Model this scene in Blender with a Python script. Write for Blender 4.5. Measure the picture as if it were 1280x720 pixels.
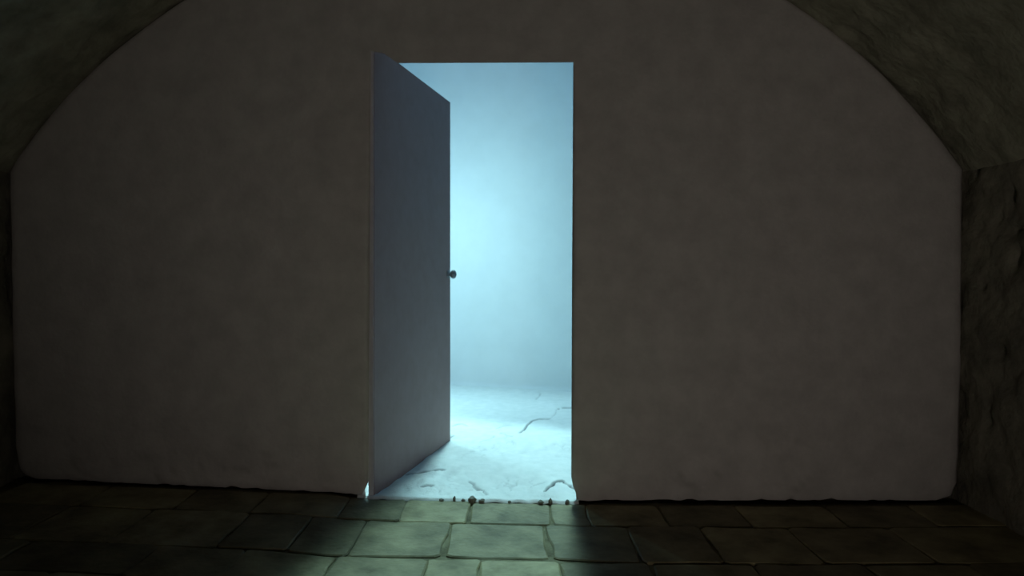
import bpy, bmesh, math, random
import numpy as np
from mathutils import Vector, noise

random.seed(7)
C = bpy.context.scene
COL = C.collection
for o in list(bpy.data.objects):
    bpy.data.objects.remove(o)

# ------------------------------------------------------------------ camera
CAM_D, CAM_H, F = 3.5, 1.12, 875.0          # metres to the end wall, eye height, focal length in pixels
cam_d = bpy.data.cameras.new('camera')
cam_d.sensor_width = 36.0
cam_d.lens = F / 1280 * 36.0
cam_d.shift_y = -20 / 1280
cam_d.clip_start = 0.05
cam = bpy.data.objects.new('camera', cam_d)
COL.objects.link(cam)
cam.location = (0, -CAM_D, CAM_H)
cam.rotation_euler = (math.radians(90), 0, 0)
C.camera = cam
cam_d.dof.use_dof = True
cam_d.dof.focus_distance = 2.9
cam_d.dof.aperture_fstop = 2.4

# ------------------------------------------------------------------ world, exposure
w = bpy.data.worlds.new('world')
C.world = w
w.use_nodes = True
w.node_tree.nodes['Background'].inputs['Color'].default_value = (0.30, 0.33, 0.30, 1)
w.node_tree.nodes['Background'].inputs['Strength'].default_value = 0.0
C.view_settings.view_transform = 'Standard'
C.view_settings.look = 'None'
C.view_settings.exposure = 0.0
C.view_settings.gamma = 1.0
C.view_settings.use_curve_mapping = False

# ------------------------------------------------------------------ lights
def light(name, kind, loc, energy, color, direction=None, **kw):
    d = bpy.data.lights.new(name, kind)
    d.energy = energy
    d.color = color
    for k, v in kw.items():
        setattr(d, k, v)
    o = bpy.data.objects.new(name, d)
    COL.objects.link(o)
    o.location = loc
    if direction is not None:
        o.rotation_euler = Vector(direction).to_track_quat('-Z', 'Y').to_euler()
    return o

COOL = (0.48, 0.90, 0.95)
# unseen collimated area light added beyond, throwing a cool beam towards the doorway
light('room_key_light', 'AREA', (0.10, 2.0, 3.5), 32, COOL, (-0.085, -1.0, -1.73),
      shape='RECTANGLE', size=2.8, size_y=3.6, spread=math.radians(9))
# second unseen area light, added to brighten the floor in the back half
light('room_floor_fill', 'AREA', (0.0, 2.85, 3.7), 6, COOL, (0.0, -0.12, -1.0),
      shape='RECTANGLE', size=2.8, size_y=1.5, spread=math.radians(32))
# fill light added out of sight behind the door leaf, washing the back wall
light('room_wall_fill', 'POINT', (-1.06, 2.18, 1.57), 83, (0.48, 0.90, 0.97), shadow_soft_size=0.14)
# weak warm fill added behind the photographer, unseen, to light the end wall
light('vault_fill', 'SPOT', (0.42, -4.5, 0.20), 60, (1.0, 0.88, 0.80), (-0.01, 1.0, 0.29),
      spot_size=math.radians(86), spot_blend=1.0, shadow_soft_size=0.18)

# ------------------------------------------------------------------ helpers
def WX(px): return (px - 640) / 250.0
def WZ(py): return CAM_H + (340 - py) / 250.0

def mesh_obj(name, verts, faces, mat, parent=None, smooth=False):
    m = bpy.data.meshes.new(name)
    m.from_pydata([tuple(map(float, v)) for v in verts], [], faces)
    m.update()
    if smooth:
        m.polygons.foreach_set('use_smooth', [True] * len(m.polygons))
    if mat: m.materials.append(mat)
    o = bpy.data.objects.new(name, m)
    COL.objects.link(o)
    if parent: o.parent = parent
    return o

def bm_obj(name, bm, mat, parent=None, smooth=False):
    m = bpy.data.meshes.new(name)
    bmesh.ops.recalc_face_normals(bm, faces=bm.faces)
    bm.to_mesh(m); bm.free()
    if smooth:
        m.polygons.foreach_set('use_smooth', [True] * len(m.polygons))
    m.materials.append(mat)
    o = bpy.data.objects.new(name, m)
    COL.objects.link(o)
    if parent: o.parent = parent
    return o

def struct(o, label=None):
    o['kind'] = 'structure'
    if label: o['label'] = label
    return o

def tag(o, label, cat, group=None):
    o['label'] = label; o['category'] = cat
    if group: o['group'] = group
    return o

def grid_faces(nu, nv, flip=False):
    f = []
    for i in range(nu - 1):
        for j in range(nv - 1):
            a, b, c, d = i * nv + j, (i + 1) * nv + j, (i + 1) * nv + j + 1, i * nv + j + 1
            f.append((a, d, c, b) if flip else (a, b, c, d))
    return f

def fbm(x, y, z, s, octs=4):
    return noise.fractal(Vector((x * s, y * s, z * s)), 0.9, 2.1, octs)

def smooth(a, b, t):
    t = min(1, max(0, (t - a) / (b - a)))
    return t * t * (3 - 2 * t)

# ------------------------------------------------------------------ materials
def mat(name, c1, c2, scale=6, rough=0.9, bump=0.3, bscale=40, detail=6, spec=0.3, c3=None, objrand=0.0, bdist=0.01):
    m = bpy.data.materials.new(name)
    m.use_nodes = True
    nt = m.node_tree; N = nt.nodes; L = nt.links
    b = N['Principled BSDF']
    b.inputs['Roughness'].default_value = rough
    b.inputs['Specular IOR Level'].default_value = spec
    tc = N.new('ShaderNodeTexCoord')
    n1 = N.new('ShaderNodeTexNoise'); n1.inputs['Scale'].default_value = scale; n1.inputs['Detail'].default_value = detail
    n1.inputs['Roughness'].default_value = 0.62
    L.new(tc.outputs['Object'], n1.inputs['Vector'])
    r = N.new('ShaderNodeValToRGB')
    r.color_ramp.elements[0].position = 0.34; r.color_ramp.elements[0].color = (*c1, 1)
    r.color_ramp.elements[1].position = 0.66; r.color_ramp.elements[1].color = (*c2, 1)
    L.new(n1.outputs['Fac'], r.inputs['Fac'])
    out = r.outputs['Color']
    if objrand:
        oi = N.new('ShaderNodeObjectInfo')
        hsv = N.new('ShaderNodeHueSaturation')
        mr = N.new('ShaderNodeMapRange')
        mr.inputs['To Min'].default_value = 1 - objrand; mr.inputs['To Max'].default_value = 1 + objrand
        L.new(oi.outputs['Random'], mr.inputs['Value'])
        L.new(mr.outputs['Result'], hsv.inputs['Value'])
        L.new(out, hsv.inputs['Color']); out = hsv.outputs['Color']
    if c3:   # dirt lodged in cracks, from a mesh attribute
        at = N.new('ShaderNodeAttribute'); at.attribute_name = 'dirt'
        mx = N.new('ShaderNodeMix'); mx.data_type = 'RGBA'
        L.new(at.outputs['Fac'], mx.inputs[0])
        L.new(out, mx.inputs[6]); mx.inputs[7].default_value = (*c3, 1)
        out = mx.outputs[2]
    L.new(out, b.inputs['Base Color'])
    if bump:
        n2 = N.new('ShaderNodeTexNoise'); n2.inputs['Scale'].default_value = bscale; n2.inputs['Detail'].default_value = 8
        L.new(tc.outputs['Object'], n2.inputs['Vector'])
        bp = N.new('ShaderNodeBump'); bp.inputs['Strength'].default_value = bump; bp.inputs['Distance'].default_value = bdist
        L.new(n2.outputs['Fac'], bp.inputs['Height'])
        L.new(bp.outputs['Normal'], b.inputs['Normal'])
    return m

M_PLASTER = mat('whitewashed_plaster', (0.47, 0.455, 0.435), (0.57, 0.55, 0.525), 7, 0.92, 0.35, 45, c3=(0.14, 0.12, 0.10))
M_CORE = mat('wall_core_stone', (0.10, 0.095, 0.08), (0.16, 0.15, 0.13), 9, 0.95, 0.5, 30)
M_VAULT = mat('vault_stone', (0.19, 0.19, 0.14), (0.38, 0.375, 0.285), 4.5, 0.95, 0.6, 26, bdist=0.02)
M_EDGE = mat('raw_door_edge', (0.56, 0.56, 0.60), (0.62, 0.62, 0.66), 20, 0.7, 0.05)
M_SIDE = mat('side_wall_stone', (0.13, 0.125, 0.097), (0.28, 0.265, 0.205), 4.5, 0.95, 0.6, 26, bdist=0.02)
M_MORTAR = mat('floor_earth', (0.075, 0.065, 0.035), (0.21, 0.185, 0.11), 10, 0.95, 0.5, 60)
M_SLAB = mat('floor_stone', (0.125, 0.105, 0.052), (0.315, 0.275, 0.155), 5.5, 0.58, 0.35, 40, spec=0.25, objrand=0.28)
M_ROOM = mat('white_room_wall', (0.76, 0.77, 0.77), (0.80, 0.81, 0.81), 3, 0.9, 0.12, 20)
M_ROOMSIDE = mat('blue_bounce_room_wall', (0.17, 0.27, 0.46), (0.19, 0.30, 0.50), 3, 0.9, 0.1, 20)  # blue tint of unseen walls and ceiling, chosen to cool the bounced light
M_ROOMFLOOR = mat('white_cracked_floor', (0.74, 0.75, 0.74), (0.83, 0.83, 0.82), 14, 0.9, 0.35, 70, c3=(0.07, 0.08, 0.085))
M_LEAF = mat('door_paint', (0.33, 0.215, 0.205), (0.36, 0.24, 0.23), 12, 0.7, 0.08, 60, spec=0.2)
M_METAL = mat('knob_metal', (0.26, 0.27, 0.29), (0.32, 0.33, 0.35), 30, 0.45, 0.0)
M_CRUMB = mat('plaster_crumb', (0.16, 0.155, 0.13), (0.32, 0.31, 0.27), 60, 0.95, 0.3, 120)

# ------------------------------------------------------------------ floor height along the foot of the end wall
FX = [-3.2, WX(20), WX(200), WX(400), WX(455), WX(560), WX(720), WX(1000), WX(1190), 3.2]
FY = [597, 598, 605, 613, 618.5, 622, 626, 628, 626, 626]
FZ = [WZ(v) for v in FY]
def hfl(x): return float(np.interp(x, FX, FZ))

# ------------------------------------------------------------------ end wall: plaster ring around the doorway
def resample(pts, n):
    pts = np.array(pts, float)
    seg = np.linalg.norm(np.diff(pts, axis=0), axis=1)
    s = np.concatenate([[0], np.cumsum(seg)])
    keep = set(range(len(pts)))
    cnt = np.maximum(1, np.round(n * seg / s[-1]).astype(int))
    while cnt.sum() > n: cnt[np.argmax(cnt)] -= 1
    while cnt.sum() < n: cnt[np.argmax(cnt)] += 1
    out = [pts[0]]
    for i, k in enumerate(cnt):
        for j in range(1, k + 1):
            out.append(pts[i] + (pts[i + 1] - pts[i]) * j / k)
    return np.array(out)

def P(px, py): return (WX(px), WZ(py))
in_left = [P(451.5, 619), P(456, 610), P(460.5, 602), P(462, 340), P(463.5, 64)]
in_top = [P(463.5, 64), P(480, 67), P(497, 79), P(610, 78.5), P(716.5, 78)]
in_right = [P(716.5, 78), P(715, 340), P(714, 596), P(716, 607), P(720, 618), P(720.5, 627)]
AC, AR = (607, 616), 725.0                    # centre and radius of the vault arc
def arc(a0, a1, n):
    return [P(AC[0] + AR * math.cos(math.radians(a0 + (a1 - a0) * i / n)), AC[1] - AR * math.sin(math.radians(a0 + (a1 - a0) * i / n))) for i in range(n + 1)]
SP = 34.0
ou_left = [P(30, 599), P(19, 588), P(14, 560), P(11, 450), P(8, 300), P(6, 214)] + arc(180 - SP, 118, 20)[1:]
ou_top = arc(118, 62, 24)
ou_right = arc(62, SP, 20) + [P(1207, 225), P(1207.5, 300), P(1206, 450), P(1203, 560), P(1200, 605), P(1195, 621), P(1188, 627)]
NL, NT, NR = 90, 60, 90
inner = np.concatenate([resample(in_left, NL), resample(in_top, NT)[1:], resample(in_right, NR)[1:]])
outer = np.concatenate([resample(ou_left, NL), resample(ou_top, NT)[1:], resample(ou_right, NR)[1:]])
NS, NRING = len(inner), 64
icen = np.array([WX(590), WZ(350)])
ocen = np.array([WX(607), WZ(300)])

def expand(poly, cen, d):
    out = []
    for p in poly:
        v = p - cen
        out.append(p + v / np.linalg.norm(v) * d)
    return np.array(out)

verts, dirt = [], []
for i in range(NS):
    for j in range(NRING + 1):
        r = j / NRING
        x, z = inner[i] * (1 - r) + outer[i] * r
        low = 1 - smooth(0.05, 0.55, z)
        y = 0.006 * fbm(x, 0, z, 2.2) + 0.0025 * fbm(x, 3, z, 9) + low * 0.009 * fbm(x, 7, z, 5)
        # hairline cracks in the lower plaster: thin zero lines of a warped noise
        cr = abs(noise.noise(Vector((x * 2.6 + 3, z * 7.5, 1.7))) + 0.35 * noise.noise(Vector((x * 9, z * 16, 5))))
        gate = smooth(0.0, 0.25, noise.noise(Vector((x * 1.3, z * 2.0, 9.2))) + 0.05)
        g = low * gate * max(0, 1 - cr / 0.06)
        y += 0.004 * g
        edge = max(0, 1 - (1 - r) * 1.9 / 0.035)
        y += 0.03 * edge ** 2
        edgei = max(0, 1 - r * 1.9 / 0.02)
        if i <= 2 or i >= NS - 3:
            zz = 0.017 * max(0, noise.noise(Vector((x * 14, 2.2, 0))) + 0.35 * noise.noise(Vector((x * 47, 2.2, 0))))
            k = 1.0 if i in (0, NS - 1) else 0.5
            z += zz * k
            y += 0.02 if i in (0, NS - 1) else 0.004
        y = y * min(1, 0.15 + r * 12)
        verts.append((x, y, z)); dirt.append(min(1, g * 0.3))
nv = NRING + 1
faces = grid_faces(NS, nv, flip=True)
# jamb reveals: splayed wider towards the room beyond; rim of the slab
base = len(verts)
inb = expand(inner, icen, 0.10)
for i in range(NS): verts.append((inb[i][0], 0.10, inb[i][1])); dirt.append(0)
for i in range(NS - 1): faces.append((i * nv, (i + 1) * nv, base + i + 1, base + i))
base2 = len(verts)
for i in range(NS): verts.append((outer[i][0], 0.11, outer[i][1])); dirt.append(0)
for i in range(NS - 1): faces.append((i * nv + NRING, base2 + i, base2 + i + 1, (i + 1) * nv + NRING))
wall = mesh_obj('wall_far', verts, faces, M_PLASTER, smooth=True)
at = wall.data.attributes.new('dirt', 'FLOAT', 'POINT'); at.data.foreach_set('value', dirt)
struct(wall, 'pale plastered end wall of the vault with an arched top and crumbled foot, around the doorway')

# rough stone core right behind the plaster (fills the dark gap along the vault and the foot)
cv = []
inc = expand(inner, icen, 0.085); ouc = expand(outer, ocen, 0.16)
for i in range(NS):
    for j in range(5):
        r = j / 4
        p = inc[i] * (1 - r) + ouc[i] * r
        cv.append((p[0], 0.10 + 0.004 * noise.noise(Vector((p[0] * 6, 1, p[1] * 6))), p[1]))
b0 = len(cv)
for k, i in ((0, 0), (1, NS - 1)):        # skirt below the foot of the wall
    for j in range(5):
        cv.append((cv[i * 5 + j][0], 0.10, -0.12))
cf = grid_faces(NS, 5, flip=True)
for j in range(4):
    cf.append((j, j + 1, b0 + j + 1, b0 + j))
    k = (NS - 1) * 5 + j
    cf.append((k, b0 + 5 + j, b0 + 6 + j, k + 1))
struct(mesh_obj('wall_core', cv, cf, M_CORE), 'dark stone core behind the plaster end wall')

# ------------------------------------------------------------------ vault and its side walls
ovault = expand(outer, ocen, 0.0)
lx, rx, spz = WX(3), WX(1211), WZ(214)
ys = list(np.arange(0.10, -0.62, -0.018)) + list(np.arange(-0.62, -6.6, -0.16))
pits = [  # on the right-hand side: (y, z, radius along y, radius along z, depth)
    (-0.05, WZ(217), 0.022, 0.022, 0.045), (-0.285, 1.455, 0.014, 0.05, 0.05), (-0.31, 1.30, 0.05, 0.022, 0.045),
    (-0.33, 1.18, 0.03, 0.05, 0.045), (-0.20, 1.37, 0.02, 0.03, 0.03), (-0.12, 1.05, 0.02, 0.02, 0.03),
    (-0.10, 1.33, 0.03, 0.02, 0.02), (-0.24, 0.75, 0.03, 0.04, 0.03), (-0.17, 0.42, 0.02, 0.05, 0.03), (-0.3, 0.2, 0.04, 0.04, 0.03)]
def rough_sheet(name, prof, nrm, label, side):
    v = []
    for (px, pz), (nx, nz) in zip(prof, nrm):
        for y in ys:
            d = 0.028 * fbm(px * 1.0, y, pz, 3.2) + 0.010 * fbm(px, y, pz, 13, 3)
            if y > 0.08: d *= 0.2
            if side == 'R':
                for (a, b, ra, rb, dep) in pits:
                    q = ((y - a) / ra) ** 2 + ((pz - b) / rb) ** 2
                    if q < 6: d += dep * math.exp(-q)
            v.append((px + nx * d, y, pz + nz * d))
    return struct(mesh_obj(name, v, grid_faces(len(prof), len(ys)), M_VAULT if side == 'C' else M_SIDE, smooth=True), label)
def blendn(z, s):
    t = smooth(spz - 0.5, spz, z); a = math.radians(SP) * t
    return (s * math.cos(a), math.sin(a))
zs = np.concatenate([np.arange(-0.10, 0.6, 0.05), np.arange(0.6, spz + 0.001, 0.02)])
zs[-1] = spz
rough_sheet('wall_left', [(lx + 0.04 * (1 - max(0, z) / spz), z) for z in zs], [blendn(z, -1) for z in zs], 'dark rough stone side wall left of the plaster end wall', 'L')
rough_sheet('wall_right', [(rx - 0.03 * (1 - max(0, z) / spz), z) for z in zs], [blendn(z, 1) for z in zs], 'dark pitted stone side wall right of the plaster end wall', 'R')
cx, cz = WX(AC[0]), WZ(AC[1])
R2 = math.hypot(rx - cx, spz - cz); R3 = math.hypot(lx - cx, spz - cz)
a_r, a_l = math.atan2(spz - cz, rx - cx), math.atan2(spz - cz, lx - cx)
va = np.linspace(a_r, a_l, 200)
prof, nr = [], []
for a in va:
    t = (a - a_r) / (a_l - a_r); rr = R2 * (1 - t) + R3 * t
    prof.append((cx + rr * math.cos(a), cz + rr * math.sin(a))); nr.append((math.cos(a), math.sin(a)))
rough_sheet('ceiling', prof, nr, 'dark rough stone barrel vault above the plaster end wall', 'C')

# ------------------------------------------------------------------ vault floor: earth bed with stone slabs
fx = np.arange(-2.75, 2.76, 0.05); fy = np.arange(0.11, -6.6, -0.08)
fv = []
for x in fx:
    for y in fy:
        fv.append((x, y, hfl(x) - 0.019 + 0.003 * fbm(x, y, 0, 8)))
floor = struct(mesh_obj('floor', fv, grid_faces(len(fx), len(fy), flip=True), M_MORTAR, smooth=True), 'dark uneven stone floor of the vault')

rows = [(-0.022, -0.315), (-0.315, -0.72), (-0.72, -0.99), (-0.99, -1.40), (-1.40, -1.75), (-1.75, -2.2), (-2.2, -2.6), (-2.6, -3.05), (-3.05, -3.5), (-3.5, -3.95)]
cuts = {0: [-2.42, -1.98, -1.55, -1.2, -0.80, -0.52, -0.20, 0.185, 0.36, 0.72, 1.1, 1.55, 1.95, 2.27],
        1: [-2.42, -2.0, -1.62, -1.18, -0.9, -0.66, -0.275, 0.15, 0.52, 0.85, 1.25, 1.7, 2.27],
        2: [-2.42, -1.9, -1.4, -1.05, -0.7, -0.33, -0.12, 0.19, 0.55, 0.95, 1.4, 1.8, 2.27]}
first = True
corner = {}
def cj(x, y, amp=0.016):
    key = (round(x, 3), round(y, 3))
    if key not in corner: corner[key] = (random.uniform(-amp, amp), random.uniform(-amp, amp))
    return corner[key]
def slab_mesh(x0, x1, y0, y1, chips={}):
    g = 0.003
    pts = []
    c = []
    for (x, y) in ((x0, y0), (x1, y0), (x1, y1), (x0, y1)):
        dx, dy = random.uniform(-0.004, 0.004), random.uniform(-0.010, 0.006)
        if y > -0.05: dy = random.uniform(-0.006, 0.002)
        if (x, y) in chips: dx, dy = chips[(x, y)]
        c.append(Vector((x + dx, y + dy)))
    cen = sum(c, Vector((0, 0))) / 4
    ring = []
    for k in range(4):
        a, b = c[k], c[(k + 1) % 4]
        for t in (0.045, 0.35, 0.66, 0.955):
            p = a.lerp(b, t)
            n = Vector((b - a)).orthogonal().normalized()
            p = p + n * random.uniform(-0.006, 0.006)
            ring.append(p)
    dz = random.uniform(-0.002, 0.002); tx, ty = random.uniform(-0.005, 0.005), random.uniform(-0.006, 0.006)
    def top(p): return hfl(p.x) + dz + tx * (p.x - cen.x) + ty * (p.y - cen.y) - 0.010
    v, f = [], []
    n = len(ring)
    levels = [(g, -0.05), (g, -0.005), (g + 0.007, 0.0), (0.10, 0.0015)]
    for ins, dzz in levels:
        for p in ring:
            d = (cen - p); q = p + d.normalized() * min(ins, d.length * 0.6)
            v.append((q.x, q.y, top(q) + dzz + (0.0015 * noise.noise(Vector((q.x * 9, q.y * 9, 0))) if dzz >= 0 else 0)))
    for l in range(3):
        for k in range(n):
            f.append((l * n + k, l * n + (k + 1) % n, (l + 1) * n + (k + 1) % n, (l + 1) * n + k))
    v.append((cen.x, cen.y, top(cen) + 0.002)); ci = len(v) - 1
    for k in range(n): f.append((3 * n + k, 3 * n + (k + 1) % n, ci))
    return v, f
for ri, (ya, yb) in enumerate(rows):
    cu = cuts.get(ri)
    if cu is None:
        cu = [-2.42]
        while cu[-1] < 1.9: cu.append(cu[-1] + random.uniform(0.32, 0.5))
        cu.append(2.27)
    for x0, x1 in zip(cu, cu[1:]):
        v, f = slab_mesh(x0, x1, yb, ya, {(-0.275, -0.72): (-0.016 if x1 == -0.275 else 0.010, 0.028), (0.15, -0.72): (0.022 if x0 == 0.15 else -0.004, 0.026)} if ri == 1 else {})
        o = mesh_obj('floor_slab', v, f, M_SLAB, floor)
# ------------------------------------------------------------------ the bright room beyond
def room_h(x, y): 
    t = smooth(0.0, 0.6, y)
    return (hfl(x) + 0.002) * (1 - t) + (-0.012) * t
def fpt(px, py, h=-0.010):
    z = (CAM_H - h) * F / (py - 340)
    return ((px - 640) * z / F, z - CAM_D)
crk = [
    ([(650, 541), (656, 536.5), (659.5, 531), (665, 526), (674, 523.7), (682, 524), (688, 523)], 1.0),
    ([(696, 511), (704, 509), (716, 509)], 0.6),
    ([(688, 523), (694, 517), (696, 511)], 0.25),
    ([(621, 535), (629, 532), (640, 530)], 0.45),
    ([(566, 533), (571, 530), (578, 529), (584, 531)], 0.6),
    ([(552, 548), (561, 547.5), (566, 545)], 0.8),
    ([(508, 593), (515, 591.5), (532, 590), (546, 589.6), (555, 588.6)], 0.9),
    ([(526, 611), (533, 609.5), (540, 610)], 0.7),
    ([(587, 602), (592, 604), (597, 609), (603, 611), (608, 617)], 0.55),
    ([(681, 615), (686, 609), (690, 607), (695, 602), (704, 600.5), (714, 606), (722, 610)], 1.0),
    ([(669, 499), (673, 496), (676, 492)], 0.35),
    ([(626, 541), (633, 545), (641, 546)], 0.35),
    ([(600, 552), (612, 549), (618, 545)], 0.25),
    ([(664, 606), (672, 603), (681, 602)], 0.25)]
segs = []
for pts, s in crk:
    q = [fpt(*p) for p in pts]
    for a, b in zip(q, q[1:]): segs.append((a, b, s))
gx = np.concatenate([np.arange(-2.3, -0.95, 0.15), np.arange(-0.95, 0.75, 0.0075), np.arange(0.75, 2.31, 0.15)])
gy = np.concatenate([np.arange(-0.024, 2.2, 0.0105), np.arange(2.2, 4.7, 0.05)])
GX, GY = np.meshgrid(gx, gy, indexing='ij')
WXr = GX.copy(); WYr = GY.copy()
Gd = np.zeros_like(GX); Gl = np.zeros_like(GX)
AN = 2.0                                       # cracks gape more along the depth than across it
wob = np.array([[0.012 * noise.noise(Vector((x * 22, y * 22, 3))) for y in gy] for x in gx])
for a, b, s in segs:
    ax, ay, bx, by = a[0], a[1] / AN, b[0], b[1] / AN
    dx, dy = bx - ax, by - ay
    px, py = GX + wob, (GY + wob) / AN
    t = np.clip(((px - ax) * dx + (py - ay) * dy) / (dx * dx + dy * dy + 1e-12), 0, 1)
    d = np.hypot(px - ax - t * dx, py - ay - t * dy)
    wdt = 0.0085 * (0.55 + 0.45 * s)
    Gd = np.maximum(Gd, s * np.clip(1.15 - d / wdt, 0, 1))
    Gl = np.maximum(Gl, s * np.exp(-(d / 0.03) ** 2))
verts, dirt = [], []
for i, x in enumerate(gx):
    for j, y in enumerate(gy):
        rough = smooth(2.6, 0.7, y) if False else 1 - smooth(0.7, 2.4, y)
        h = room_h(x, y)
        n1 = fbm(x * 1.0, y * 0.6, 0.3, 5, 4)
        fl = noise.noise(Vector((x * 13, y * 6, 4))); fl = (abs(fl) - 0.2)
        h += rough * (0.013 * n1 + 0.011 * fl) * (1 if y > 0.03 else 0.4)
        h += rough * 0.007 * Gl[i, j] - 0.020 * Gd[i, j]
        yy = y
        if not (-0.775 < x < 0.335): yy = max(yy, 0.115)
        if j == 0: yy += 0.022 * noise.noise(Vector((x * 18, 0, 0))); h -= 0.015
        if j == 1: yy += 0.018 * noise.noise(Vector((x * 18, 0, 0)))
        fc = max(0.0, 1 - abs(noise.noise(Vector((x * 9 + 2, y * 5.5, 6.1))) + 0.4 * noise.noise(Vector((x * 26, y * 15, 2)))) / 0.05)
        fc *= rough * smooth(0.05, 0.3, noise.noise(Vector((x * 3.1, y * 2.2, 11))))
        h -= 0.006 * fc
        flake = 0.22 * fc + max(0.0, noise.noise(Vector((x * 7 + 5, y * 3.2, 8))) - 0.42) * 0.5 * rough
        verts.append((x, yy, h)); dirt.append(min(1.0, 1.1 * Gd[i, j] + flake))
rf = struct(mesh_obj('floor_inner', verts, grid_faces(len(gx), len(gy)), M_ROOMFLOOR, smooth=True),
            'white cracked and flaking floor of the bright room beyond the doorway')
at = rf.data.attributes.new('dirt', 'FLOAT', 'POINT'); at.data.foreach_set('value', dirt)

# back wall of that room, turned a little, with a soft cove at its foot
A = Vector((-0.645, 7.05 - CAM_D)); B = Vector((0.568, 6.63 - CAM_D))
dirv = (B - A).normalized(); nrm = Vector((dirv.y, -dirv.x))
bw, prof = [], []
for k in range(9):
    a = math.radians(90 * k / 8); prof.append((0.05 * (1 - math.sin(a)), 0.05 * (1 - math.cos(a))))
prof = prof + [(0.0, z) for z in np.arange(0.15, 4.9, 0.15)]
us = np.arange(-2.3, 3.0, 0.12)
for u in us:
    for (off, z) in prof:
        p = A + dirv * u + nrm * (off - 0.02)
        bw.append((p.x, p.y + 0.006 * fbm(p.x, 0, z, 1.5), z - 0.020))
struct(mesh_obj('wall_inner_back', bw, grid_faces(len(us), len(prof)), M_ROOM, smooth=True), 'softly lit white back wall of the bright room')
def sheet(name, corners, label):
    return struct(mesh_obj(name, corners, [(0, 1, 2, 3)], M_ROOMSIDE), label)
sheet('wall_inner_left', [(-2.25, 0.12, -0.02), (-2.25, 4.5, -0.02), (-2.25, 4.5, 4.8), (-2.25, 0.12, 4.8)], 'blue grey left wall of the bright room')
sheet('wall_inner_right', [(2.25, 0.12, -0.02), (2.25, 4.5, -0.02), (2.25, 4.5, 4.8), (2.25, 0.12, 4.8)], 'blue grey right wall of the bright room')
sheet('wall_inner_front', [(-2.3, 0.13, 2.75), (2.3, 0.13, 2.75), (2.3, 0.13, 4.8), (-2.3, 0.13, 4.8)], 'blue grey wall above the doorway inside the bright room')
sheet('ceiling_inner', [(-2.3, 0.12, 4.8), (2.3, 0.12, 4.8), (2.3, 4.6, 4.8), (-2.3, 4.6, 4.8)], 'blue grey ceiling of the bright room')

# ------------------------------------------------------------------ the door, standing open into the bright room
LW, LT, LH = 1.232, 0.030, 2.262
hx, hy = WX(459.8), 0.012
fxr, fyr = (557.5 - 640) * 4.71 / F, 4.71 - CAM_D
ang = math.atan2(fyr - hy, fxr - hx)
door = bpy.data.objects.new('door_1', None)
door.empty_display_size = 0.2
COL.objects.link(door)
door.location = (hx, hy, 0.0)
door.rotation_euler = (0, 0, ang)             # local +x runs along the leaf, local -y is the face seen
struct(door, 'plain grey door leaf standing open into the bright room')
door['category'] = 'door'
bm = bmesh.new()
bmesh.ops.create_cube(bm, size=1)
bmesh.ops.scale(bm, vec=(LW, LT, LH + 0.014), verts=bm.verts)
bmesh.ops.translate(bm, vec=(LW / 2, -LT / 2, (LH - 0.014) / 2), verts=bm.verts)
bmesh.ops.bevel(bm, geom=bm.edges[:], offset=0.003, segments=2, affect='EDGES')
leaf = bm_obj('leaf', bm, M_LEAF, door)

bm = bmesh.new()
bmesh.ops.create_cube(bm, size=1)
bmesh.ops.scale(bm, vec=(0.004, LT - 0.004, LH - 0.01), verts=bm.verts)
bmesh.ops.translate(bm, vec=(-0.0015, -LT / 2, (LH - 0.014) / 2), verts=bm.verts)
bm_obj('edge_strip', bm, M_EDGE, door)['label'] = 'pale raw hinge edge of the door leaf'

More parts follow.
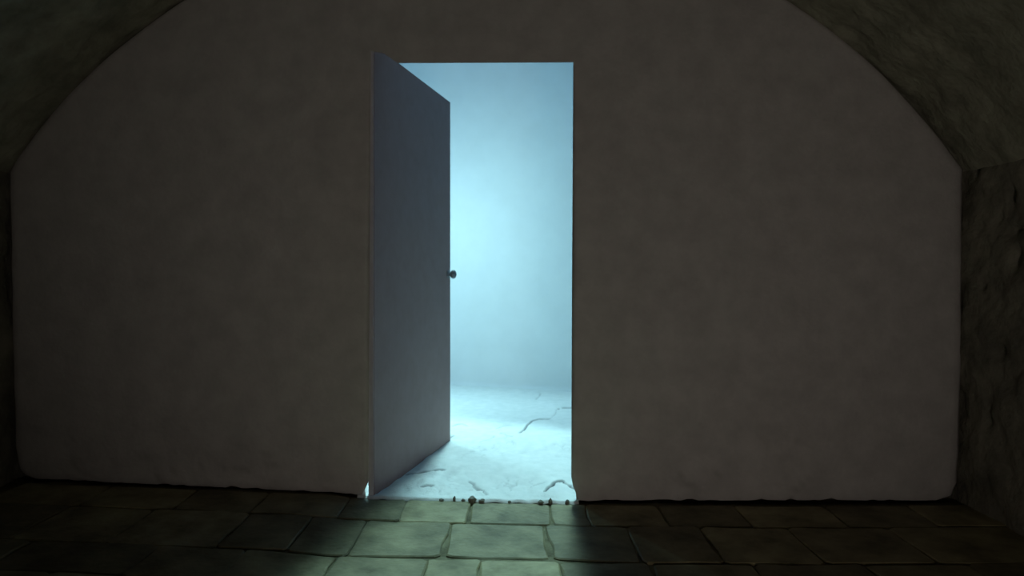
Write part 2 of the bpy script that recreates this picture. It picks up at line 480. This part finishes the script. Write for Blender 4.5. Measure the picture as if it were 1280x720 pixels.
def lathe(profile, n=24):
    """profile: (radius, distance along axis); axis along local -y"""
    bm = bmesh.new(); rings = []
    for r, d in profile:
        rings.append([bm.verts.new((r * math.cos(2 * math.pi * k / n), -d, r * math.sin(2 * math.pi * k / n))) for k in range(n)])
    for a, b in zip(rings, rings[1:]):
        for k in range(n): bm.faces.new((a[k], a[(k + 1) % n], b[(k + 1) % n], b[k]))
    bm.faces.new(rings[0]); bm.faces.new(rings[-1])
    return bm
kprof = [(0.010, 0.0), (0.011, 0.010), (0.018, 0.014), (0.027, 0.021), (0.030, 0.031), (0.027, 0.041), (0.017, 0.048), (0.004, 0.050)]
rprof = [(0.027, 0.0), (0.027, 0.004), (0.022, 0.008), (0.009, 0.009)]
kx, kz = LW - 0.050, 1.105
for s in (1, -1):
    k = bm_obj('door_knob', lathe(kprof), M_METAL, door, True)
    k['label'] = 'dark round metal knob'
    q = bm_obj('rose', lathe(rprof), M_METAL, k, True)
    if s == 1:
        k.location = (kx, -LT - 0.006, kz); q.location = (0, 0.006, 0)
    else:
        k.location = (kx, 0.006, kz); k.rotation_euler = (0, 0, math.pi); q.location = (0, 0.006, 0)

# ------------------------------------------------------------------ crumbs of plaster along the threshold
def crumb(px, w, hgt, label, y=-0.030, grp='crumbs of plaster along the threshold'):
    bm = bmesh.new()
    bmesh.ops.create_icosphere(bm, subdivisions=2, radius=1)
    sd = random.random() * 50
    for v in bm.verts:
        k = 1 + 0.45 * noise.noise(v.co * 1.6 + Vector((sd, 0, 0)))
        v.co = Vector((v.co.x * w / 2 * k, v.co.y * w * 0.45 * k, (v.co.z * k) * hgt * 0.55))
    zmin = min(v.co.z for v in bm.verts)
    for v in bm.verts: v.co.z = max(v.co.z, zmin * 0.55)
    zmin = min(v.co.z for v in bm.verts)
    bmesh.ops.translate(bm, vec=(0, 0, -zmin), verts=bm.verts)
    o = bm_obj('plaster_crumb', bm, M_CRUMB)
    x = WX(px) * (CAM_D + y) / CAM_D
    o.location = (x, y, hfl(x) - 0.0095)
    o.rotation_euler = (0, 0, random.uniform(0, 3))
    return tag(o, label, 'rubble', grp)
crumb(590, 0.042, 0.040, 'largest dark crumb of plaster on the bright threshold, near its middle')
crumb(602, 0.030, 0.022, 'flat dark crumb just right of the largest crumb on the threshold')
crumb(579, 0.020, 0.018, 'small dark crumb just left of the largest crumb on the threshold')
crumb(552, 0.026, 0.019, 'low dark crumb left on the threshold, in line with the edge of the door leaf')
crumb(568, 0.015, 0.030, 'thin upright crumb between the door edge and the largest crumb')
crumb(637, 0.018, 0.015, 'small lone crumb at the middle right of the threshold')
crumb(676, 0.030, 0.020, 'low wide crumb under the curved crack at the right of the threshold')
crumb(688, 0.020, 0.033, 'upright crumb under the curved crack at the right of the threshold')
crumb(709, 0.022, 0.026, 'crumb nearest the right jamb on the threshold')
